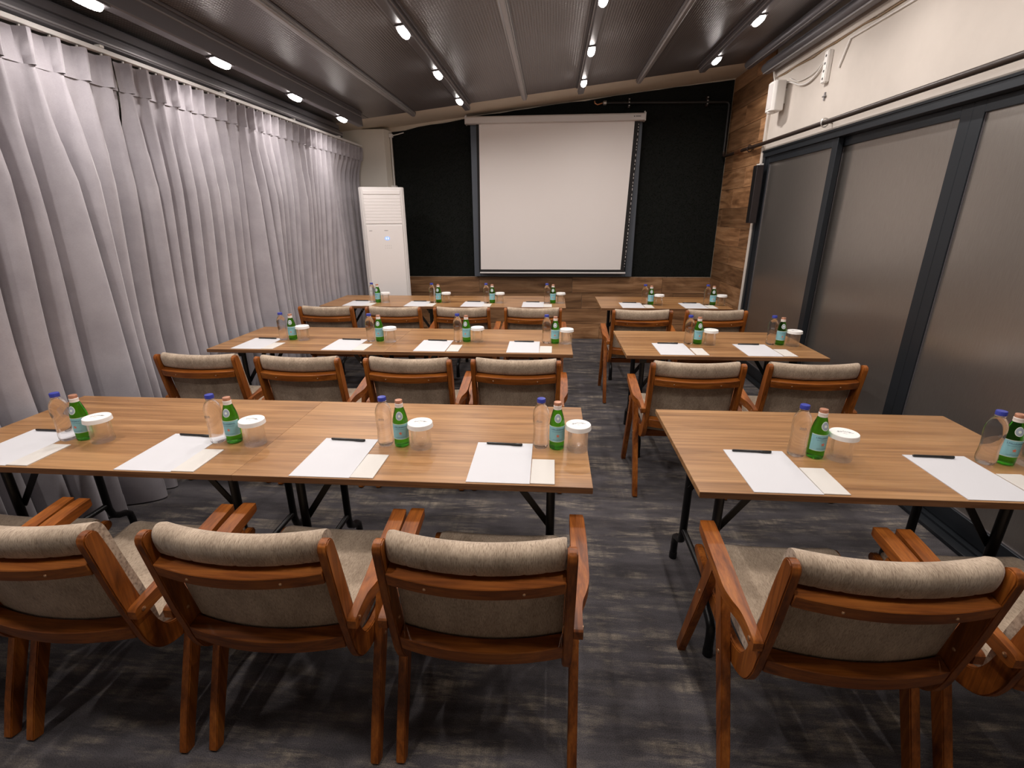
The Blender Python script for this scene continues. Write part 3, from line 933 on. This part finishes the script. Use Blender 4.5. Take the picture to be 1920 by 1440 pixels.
def make_green():
    e = empty('sparkling_water_bottle')
    MB().lathe(GP, 32).build('bottle_body', 'green_glass', e, smooth=40)
    MB().lathe([(0.0152, 0.1575), (0.0152, 0.1605), (0.0146, 0.162), (0.0152, 0.166), (0.0152, 0.1712), (0.0138, 0.173)], 24).build('collar', 'collar', e, smooth=35)
    MB().lathe([(0.0138, 0.1731), (0.0142, 0.1745), (0.0142, 0.183), (0.0132, 0.185), (0.006, 0.1853)], 24).build('cap', 'copper_cap', e, smooth=35)
    lb = band(GP, -1.45, 1.45, 0.036, 0.0955, 0.0004, 28, 2).build('label', 'label_blue', e, smooth=60)
    for z0, z1 in ((0.0345, 0.0362), (0.0953, 0.0972)):
        band(GP, -1.45, 1.45, z0, z1, 0.0005, 28, 1).build('label_border', 'label_white', lb)
    wrap_text(GP, 'S.PELLEGRINO', 0.0080, 0.0845, 0.0008).build('lettering', 'label_navy', lb)
    q = MB()
    band_ = band(GP, -0.75, 0.75, 0.0755, 0.0763, 0.0007, 16, 1); q.add(band_.v, band_.f)
    band_ = band(GP, -0.65, 0.65, 0.0432, 0.0440, 0.0007, 16, 1); q.add(band_.v, band_.f)
    q.build('label_lines', 'label_navy', lb)
    star = []
    for k in range(10):
        rr = 0.0078 if k % 2 == 0 else 0.0032
        a = PI / 2 + k * PI / 5
        star.append(wrap(GP, rr * math.cos(a) / 0.0286, 0.0600 + rr * math.sin(a), 0.0009))
    MB().add([wrap(GP, 0, 0.0600, 0.0009)] + star, [(0, 1 + k, 1 + (k + 1) % 10) for k in range(10)]).build('star', 'label_red', lb)
    nl = oval(GP, 0.1285, 0.56, 0.0165, 0.0006).build('neck_label', 'label_white', e, smooth=60)
    oval(GP, 0.1285, 0.48, 0.0142, 0.0009).build('neck_emblem', 'label_grey', nl, smooth=60)
    oval(GP, 0.1280, 0.22, 0.0055, 0.0012, 5).build('emblem_star', 'label_white', nl, smooth=60)
    return e
def make_glass():
    e = empty('tumbler')
    out = [(0.0372, 0.0), (0.0398, 0.0035), (0.0400, 0.012), (0.0385, 0.024), (0.0378, 0.05), (0.0384, 0.0905)]
    inn = [(0.0362, 0.0905), (0.0352, 0.05), (0.0355, 0.026), (0.030, 0.0145), (0.012, 0.0125)]
    def mod(a, z): return 1 + (0.018 * math.cos(18 * a) if z < 0.022 else 0.0)
    b = MB(); rings_ = []
    n = 54
    for r, z in out + inn:
        rings_.append([(r * mod(2 * PI * i / n, z) * math.cos(2 * PI * i / n), r * mod(2 * PI * i / n, z) * math.sin(2 * PI * i / n), z) for i in range(n)])
    b.rings(rings_).build('glass', 'tumbler', e, smooth=40)
    ld = MB().lathe([(0.0470, 0.0858), (0.0484, 0.0858), (0.0464, 0.1015), (0.0452, 0.1028), (0.010, 0.1032)], 40)
    ld = ld.build('paper_lid', 'lid', e, smooth=35)
    p = MB()
    rg = random.Random(2)
    for k in range(11):
        a = PI * (0.12 + 0.076 * k); rr = 0.021 + 0.003 * rg.random()
        cx, cyy = rr * math.cos(a), rr * 0.55 * math.sin(a) - 0.004
        wl, wd = 0.0010, 0.0035 + 0.003 * rg.random(); t = a + rg.uniform(-0.5, 0.5)
        u = Vector((math.cos(t), math.sin(t))) * wd; v = Vector((-math.sin(t), math.cos(t))) * wl
        c = Vector((cx, cyy))
        p.add([(q.x, q.y, 0.1036) for q in (c - u - v, c + u - v, c + u + v, c - u + v)], [(0, 1, 2, 3)])
    for cx, cyy in ((-0.004, -0.009), (0.003, -0.012), (0.0, -0.006)):
        p.add([(cx - 0.003, cyy - 0.0008, 0.1036), (cx + 0.003, cyy - 0.0002, 0.1036), (cx + 0.003, cyy + 0.001, 0.1036), (cx - 0.003, cyy + 0.0006, 0.1036)], [(0, 1, 2, 3)])
    p.build('lid_print', 'grey_print', ld)
    return e

# seat data: (paper x, paper near y, card gap, water xy, green xy, tumbler xy)
PS = {}
PS[('L', 0)] = [(-2.142, 1.392, 0, (-1.906, 1.612), (-1.850, 1.626), (-1.758, 1.612)), (-1.515, 1.390, 0, (-1.290, 1.633), (-1.228, 1.640), (-1.133, 1.624)),
                (-0.877, 1.390, 0.0, (-0.622, 1.650), (-0.560, 1.654), (-0.480, 1.640)), (-0.268, 1.392, 0, (-0.026, 1.670), (0.034, 1.670), (0.108, 1.660))]
PS[('R', 0)] = [(0.655, 1.392, 0.0, (0.904, 1.665), (0.967, 1.659), (1.044, 1.646)), (1.290, 1.392, 0.003, (1.536, 1.648), (1.604, 1.654), (1.676, 1.642))]
PS[('L', 1)] = [(-2.147, 3.006, 0, (-1.914, 3.272), (-1.853, 3.290), (-1.768, 3.279)), (-1.517, 3.006, 0, (-1.264, 3.262), (-1.204, 3.278), (-1.123, 3.262)),
                (-0.894, 3.012, 0.006, (-0.643, 3.286), (-0.584, 3.297), (-0.506, 3.298)), (-0.279, 3.010, 0, (-0.023, 3.282), (0.036, 3.284), (0.110, 3.276))]
PS[('R', 1)] = [(0.702, 3.012, 0.006, (0.946, 3.313), (1.008, 3.317), (1.083, 3.299)), (1.238, 3.012, 0.004, (1.492, 3.320), (1.553, 3.324), (1.628, 3.300))]
PS[('L', 2)] = [(-2.075, 4.676, 0, (-1.842, 4.920), (-1.780, 4.905), (-1.698, 4.900)), (-1.450, 4.676, 0, (-1.209, 4.905), (-1.147, 4.919), (-1.067, 4.920)),
                (-0.882, 4.676, 0, (-0.652, 4.910), (-0.592, 4.923), (-0.514, 4.926)), (-0.279, 4.676, 0, (-0.038, 4.918), (0.024, 4.936), (0.102, 4.938))]
PS[('R', 2)] = [(0.690, 4.676, 0.004, (0.926, 4.880), (0.987, 4.884), (1.060, 4.860)), (1.278, 4.676, 0.004, (1.522, 4.877), (1.582, 4.880), (1.654, 4.855))]
def apart(p, q, dmin):
    d = math.hypot(p[0] - q[0], p[1] - q[1])
    return p if d >= dmin else (q[0] + (p[0] - q[0]) * dmin / d, q[1] + (p[1] - q[1]) * dmin / d)
protos = {}
def inst(key, maker):
    if key not in protos:
        protos[key] = maker()
        return protos[key]
    return copy_tree(protos[key])
rj = random.Random(9)
for (blk, r), lst in PS.items():
    seats = SEATL if blk == 'L' else SEATR
    for k, (px, py, gap, wxy, gxy, uxy) in enumerate(lst):
        gxy = apart(gxy, wxy, 0.0602); uxy = apart(uxy, gxy, 0.0785)
        at = '%s, %s' % (seats[k], ROWN[r])
        o = inst('sheet', make_sheet); o.location = (px, py, Z + 0.0002); o.rotation_euler.z = rj.uniform(-0.006, 0.006)
        tag(o, 'blank white sheet of writing paper, ' + at, 'paper', 'white sheets set out at the seats')
        o = inst('card', make_card); o.location = (px + 0.2135 + gap, py + 0.003, Z + 0.0002); o.rotation_euler.z = rj.uniform(-0.012, 0.012)
        tag(o, 'small cream note card, ' + at, 'card', 'cream cards set out at the seats')
        o = inst('pen', make_pen); o.location = (px + 0.028 + rj.uniform(-0.004, 0.01), py + 0.283, Z + 0.0026); o.rotation_euler.z = rj.uniform(-0.05, 0.0)
        tag(o, 'black ballpoint pen on the paper, ' + at, 'pen', 'pens set out at the seats')
        o = inst('water', make_water); o.location = (*wxy, Z + 0.0002); o.rotation_euler.z = rj.uniform(-0.5, 0.5)
        tag(o, 'clear plastic water bottle, blue cap, ' + at, 'bottle', 'clear water bottles at the seats')
        o = inst('green', make_green); o.location = (*gxy, Z + 0.0002); o.rotation_euler.z = rj.uniform(-0.2, 0.25)
        tag(o, 'green glass bottle, pale blue label, ' + at, 'bottle', 'green bottles at the seats')
        o = inst('tumbler', make_glass); o.location = (*uxy, Z + 0.0002); o.rotation_euler.z = rj.uniform(-0.4, 0.4)
        tag(o, 'tumbler under white paper lid, ' + at, 'glass', 'lidded tumblers at the seats')

# ------------------------------------------------------------------ projection screen
e = empty('projection_screen', (0, 6.36, 0))
# casing
prof = [(-0.075, 2.612), (-0.055, 2.606), (0.02, 2.606), (0.03, 2.615), (0.03, 2.684), (-0.06, 2.684), (-0.075, 2.670)]
MB().prism(prof, -1.030, 1.030, 'x').build('casing', 'case_white', e, bevel=0.002)
for sx in (-1, 1):
    c = MB().box((sx * 1.036 - 0.006, -0.078, 2.602), (sx * 1.036 + 0.006, 0.033, 2.690)).build('end_cap', 'case_white', e, bevel=0.003)
    MB().box((sx * 1.036 - 0.006, -0.01, 2.690), (sx * 1.036 + 0.006, 0.02, 2.712)).build('hanger', 'case_white', c, bevel=0.002)
p = MB()
p.box((0.905, -0.0757, 2.643), (0.917, -0.0752, 2.653))
for k in range(5):
    p.box((0.928 + k * 0.0115, -0.0757, 2.6435), (0.9370 + k * 0.0115, -0.0752, 2.6525))
p.build('brand_mark', 'dark_print', e)
# fabric hangs from the casing and draws in towards the bottom
def fab(y, xl0, xl1, xr0, xr1, z0, z1, nm, mat, nx=28, nz=16):
    rows = []
    for j in range(nz + 1):
        t = j / nz
        xl = xl0 + (xl1 - xl0) * t ** 1.1; xr = xr0 + (xr1 - xr0) * t ** 1.1
        rows.append([(xl + (xr - xl) * i / nx, y + 0.004 * math.sin(i * 0.45 + 1.0) * t, z0 + (z1 - z0) * t) for i in range(nx + 1)])
    return MB().rings(rows, cap=False, closed_ring=False).build(nm, mat, e, smooth=180)
fab(-0.020, -0.915, -0.928, 0.985, 0.925, 2.607, 0.898, 'black_border', 'screen_black')
fab(-0.0235, -0.882, -0.904, 0.925, 0.873, 2.607, 0.935, 'white_surface', 'screen_white')
MB().tube([(-0.915, -0.021, 0.893), (0.935, -0.021, 0.893)], 0.011, 10).build('weight_bar', 'case_white', e, smooth=50)
d = MB(); rd = random.Random(4); z = 2.58
while z > 0.95:
    ln = rd.uniform(0.008, 0.03); t = (2.607 - z) / 1.70
    x = 0.972 + (0.917 - 0.972) * t ** 1.1
    d.box((x - 0.003, -0.0245, z - ln), (x + 0.003, -0.0235, z)); z -= ln + rd.uniform(0.012, 0.04)
d.build('edge_dashes', 'case_white', e)  # short white dashes of uneven length down the right black border
tag(e, 'white roll-down projection screen hanging in front of the dark turf', 'projection screen')
e = empty('metal_frame', (0, 6.44, 0))
for lo, hi in (((-1.00, -0.02, 0.838), (-0.915, 0.020, 2.66)), ((0.945, -0.02, 0.838), (1.03, 0.020, 2.66)), ((-0.915, -0.02, 0.838), (0.945, 0.020, 0.915)), ((-0.915, -0.02, 2.585), (0.945, 0.020, 2.66))):
    MB().box(lo, hi).build('frame_bar', 'screen_frame', e, bevel=0.004)
tag(e, 'blue-grey metal frame on the turf wall behind the screen', 'frame')

# ------------------------------------------------------------------ floor-standing air conditioner
e = empty('air_conditioner', (-2.125, 5.560, 0.0), math.radians(20))
W, D, H = 0.490, 0.31, 1.895
MB().prism([(0.0, 0.03), (0.03, 0.0), (W - 0.03, 0.0), (W, 0.03), (W, D), (0.0, D)], 0.0, H, 'z').build('body', 'white_enamel', e, bevel=0.006, seg=2)
MB().box((0.045, -0.006, H - 0.075), (W - 0.045, 0.0, H - 0.035)).build('top_strip', 'ac_panel', e, bevel=0.002)
gr = MB().box((0.045, -0.004, H - 0.385), (W - 0.045, 0.0, H - 0.085)).build('outlet', 'ac_grille', e)
for k in range(9):
    z0 = H - 0.383 + k * 0.0328
    MB().prism([(-0.0066, z0 + 0.001), (-0.004, z0), (-0.004, z0 + 0.0318), (-0.0058, z0 + 0.0318)], 0.048, W - 0.048, 'x').build('louvre', 'ac_panel', gr)
fp = MB().box((0.045, -0.012, 0.06), (W - 0.045, 0.0, H - 0.402)).build('front_panel', 'ac_panel', e, bevel=0.003)
MB().box((0.04, -0.003, H - 0.402), (W - 0.04, 0.0, H - 0.388)).build('shadow_gap', 'ac_grille', e)
cx, zc = W / 2 + 0.02, H - 0.545
MB().add([(cx + 0.030 * math.cos(2 * PI * k / 24), -0.0126, zc + 0.022 * math.sin(2 * PI * k / 24)) for k in range(24)], [tuple(range(24))]).build('display', 'display', fp)
p = MB()
for dx in (-0.011, 0.009):
    p.box((cx + dx - 0.003, -0.0132, zc - 0.009), (cx + dx + 0.004, -0.0128, zc + 0.009))
p.build('display_digits', 'display_digit', fp)
p = MB()
for k, dx in enumerate((-0.025, -0.018, -0.011, -0.004, 0.003, 0.010)):
    p.box((cx + dx, -0.0128, H - 0.462), (cx + dx + 0.005, -0.0122, H - 0.456 + 0.002 * (k % 2)))
for k, dx in enumerate((0.0, 0.008, 0.016, 0.024)):
    p.box((0.075 + dx, -0.0128, H - 0.464), (0.081 + dx, -0.0122, H - 0.457))
p.build('maker_marks', 'grey_print', fp)
p = MB()
for r_ in range(2):
    for k in range(4):
        p.box((cx - 0.032 + k * 0.021, -0.0128, zc - 0.085 - r_ * 0.026), (cx - 0.022 + k * 0.021, -0.0122, zc - 0.075 - r_ * 0.026))
p.build('touch_keys', 'ac_grille', fp)
MB().box((0.02, 0.02, 0.0), (W - 0.02, D - 0.01, 0.03)).build('plinth', 'ac_grille', e)
tag(e, 'tall white floor-standing air conditioner in the corner beside the curtain', 'air conditioner')

# conduit on the column corner
e = empty('conduit_run', (-1.985, 6.44, 1.90))
MB().tube([(0, 0, 0.05), (0, 0, 0.60)], 0.009, 8).build('conduit', 'white_plastic', e, smooth=50)
MB().box((-0.045, -0.03, 0.0), (0.030, 0.03, 0.055)).build('junction_box', 'white_plastic', e, bevel=0.003)
MB().box((-0.020, -0.02, 0.60), (0.025, 0.02, 0.64)).build('elbow', 'white_plastic', e, bevel=0.003)
MB().tube([(0.02, 0.01, 0.622), (0.08, 0.012, 0.634), (0.16, 0.012, 0.652)], 0.006, 8).build('cable_end', 'white_plastic', e, smooth=50)
tag(e, 'thin white conduit with junction box at the edge of the turf', 'conduit')

# ------------------------------------------------------------------ pipe along the right and end walls
e = empty('service_pipe', (0, 0, 0))
R_ = 0.017
xp, zp = XR - 0.055, 2.222
MB().tube([(xp, YN + 0.02, zp - 0.012), (xp, 5.30, zp), (xp, 5.85, zp + 0.004)], R_, 12).build('door_run', 'pipe_brown', e, smooth=50)
MB().tube([(xp, 5.85, zp + 0.004), (xp, 5.90, zp + 0.004), (xp, 6.02, zp + 0.004), (xp, 6.04, zp + 0.004)], [0.019, 0.024, 0.022, 0.017], 10).build('copper_joint', 'copper', e, smooth=30)
MB().tube([(xp, 6.04, zp + 0.004), (xp, 6.38, zp + 0.006), (xp - 0.005, 6.41, zp + 0.02), (xp - 0.006, 6.42, zp + 0.06)], 0.016, 12).build('corner_elbow', 'pipe_brown', e, smooth=50)
MB().tube([(xp - 0.006, 6.42, zp + 0.06), (xp - 0.006, 6.425, 2.765), (xp - 0.02, 6.428, 2.79), (xp - 0.05, 6.43, 2.797), (0.60, 6.43, 2.815)], 0.016, 12).build('turf_run', 'pipe_black', e, smooth=50)
MB().tube([(0.60, 6.43, 2.815), (0.57, 6.43, 2.815), (0.56, 6.43, 2.815)], [0.024, 0.024, 0.014], 12).build('end_cap', 'steel', e, smooth=40)
MB().tube([(0.555, 6.43, 2.815), (0.50, 6.43, 2.80), (0.47, 6.435, 2.815), (0.465, 6.44, 2.84)], 0.008, 8).build('hook', 'copper', e, smooth=40)
for yy in (4.18, 5.62):
    a = [(xp + 0.026 * math.cos(t), yy, zp - 0.003 + 0.030 * math.sin(t)) for t in [2 * PI * k / 16 for k in range(17)]]
    MB().tube(a, 0.0045, 6).build('pipe_clip', 'steel' if yy < 5 else 'pipe_brown', e, smooth=50)
    MB().box((xp + 0.024, yy - 0.005, zp - 0.010), (XR - 0.012 if yy > 5.3 else XR, yy + 0.005, zp + 0.004)).build('clip_arm', 'pipe_brown', e)
for xx in (0.86, 1.74):
    for k in range(3):
        MB().lathe([(0.009, -0.004), (0.009, 0.004), (0.004, 0.007)], 8, (xx, 6.41, 2.845 - k * 0.033)).build('bracket_screw', 'steel', e, smooth=40)
    MB().box((xx - 0.008, 6.43, 2.76), (xx + 0.008, 6.49, 2.86)).build('bracket', 'pipe_brown', e)
tag(e, 'dark brown pipe clipped above the doors and around the turf wall', 'pipe')

# ------------------------------------------------------------------ fittings on the white wall
e = empty('loudspeaker', (XR, 5.10, 2.455))
sec = []
for k in range(13):
    t = -1 + k / 6
    sec.append((-0.105 - 0.030 * math.sqrt(max(0, 1 - abs(t) ** 2.4)), t * 0.088))
sec = sec + [(-0.030, 0.075), (-0.030, -0.075)]
MB().prism(sec, 0.0, 0.235, 'z').build('cabinet', 'white_plastic', e, smooth=35, bevel=0.004, seg=2)
sec2 = [(x - 0.0025, y * 0.86) for x, y in sec[1:12]] + [(x + 0.004, y * 0.86) for x, y in sec[1:12][::-1]]
MB().prism(sec2, 0.02, 0.215, 'z').build('grille', 'case_white', e, smooth=35)
MB().box((-0.03, -0.03, 0.06), (0.0, 0.03, 0.18)).build('wall_bracket', 'white_plastic', e)
MB().lathe([(0.03, -0.014), (0.036, 0.0)], 14, (-0.10, 0, 0.0)).build('foot', 'white_plastic', e, smooth=40)
tag(e, 'small white loudspeaker mounted at the end of the white wall', 'loudspeaker')

e = empty('power_strip', (XR, 4.375, 2.515))
MB().box((-0.038, -0.030, 0.0), (0.0, 0.030, 0.215)).build('body', 'white_plastic', e, bevel=0.006, seg=2)
for k in range(4):
    MB().tube([(-0.0384, 0.0, 0.030 + k * 0.050), (-0.0394, 0.0, 0.030 + k * 0.050)], 0.009, 10).build('socket', 'socket_hole', e)
tag(e, 'white power strip with four sockets fixed upright on the white wall', 'power strip')

def wall_cable(name, pts, r, mat, label, cat):
    b = MB().tube(spline(pts, 6), r, 8)
    return tag(b.build(name, mat, smooth=50), label, cat)
wall_cable('speaker_cable', [(XR - 0.05, 5.30, 2.82), (XR - 0.03, 5.31, 2.76), (XR - 0.02, 5.27, 2.71), (XR - 0.014, 5.14, 2.694), (XR - 0.014, 4.98, 2.66), (XR - 0.014, 4.80, 2.60), (XR - 0.014, 4.66, 2.585), (XR - 0.014, 4.53, 2.615), (XR - 0.018, 4.42, 2.68)],
           0.0075, 'white_plastic', 'white cable drooping from the speaker to the power strip', 'cable')
wall_cable('thin_cable', [(XR - 0.012, 5.02, 2.70), (XR - 0.010, 4.86, 2.64), (XR - 0.010, 4.70, 2.63), (XR - 0.010, 4.56, 2.645), (XR - 0.012, 4.41, 2.70)],
           0.004, 'white_plastic', 'thin pale cable looping just above the thicker speaker cable', 'cable')
e = empty('cable_trunking', (XR, 0, 0))
MB().tube([(-0.008, 4.22, 2.58), (-0.008, 4.21, 2.60), (-0.008, 4.13, 2.735)], 0.008, 6).build('drop', 'white_plastic', e)
MB().tube([(-0.008, 4.13, 2.735), (-0.008, 2.0, 2.735)], 0.008, 6).build('run', 'white_plastic', e)
tag(e, 'slim white trunking turning down beside the power strip', 'trunking')
# ledge with a ragged dark joint along the top of the white wall
b = MB().box((XR - 0.018, YN, 2.775), (XR, YT, 2.82))
struct(b.build('trim_4', 'wall_white', bevel=0.003), 'painted ledge along the top of the white wall')
pts = [(XR - 0.006, YN + 0.05 + i * 0.16, 2.768 + 0.006 * math.sin(i * 2.3) + 0.004 * math.sin(i * 0.9)) for i in range(45)]
tag(MB().tube(pts, [0.004 + 0.003 * abs(math.sin(i * 1.7)) for i in range(45)], 6).build('old_wire', 'old_wire', smooth=50), 'old brown wire running in the joint below the wall ledge', 'wire')
e = empty('cross_bracket', (XR, 4.36, 2.425))
MB().box((-0.012, -0.006, -0.028), (0.0, 0.006, 0.028)).build('upright', 'grey_print', e, bevel=0.002)
MB().box((-0.016, -0.022, -0.004), (-0.004, 0.022, 0.006)).build('arm', 'grey_print', e, bevel=0.002)
tag(e, 'small grey cross-shaped bracket on the white wall below the power strip', 'bracket')

e = empty('column_speaker', (XR - 0.022, 5.28, 1.50))
MB().box((-0.078, -0.045, 0.0), (-0.012, 0.045, 0.53)).build('body', 'speaker_dark', e, bevel=0.003)
MB().box((-0.080, -0.038, 0.012), (-0.078, 0.038, 0.518)).build('grille', 'pen', e)
MB().box((-0.012, -0.02, 0.10), (0.0, 0.02, 0.43)).build('wall_bracket', 'frame_grey', e)
MB().box((-0.050, -0.030, 0.53), (-0.015, 0.050, 0.545)).build('top_clip', 'white_plastic', e)
tag(e, 'slim dark brown column speaker hung at the edge of the planked wall', 'loudspeaker')
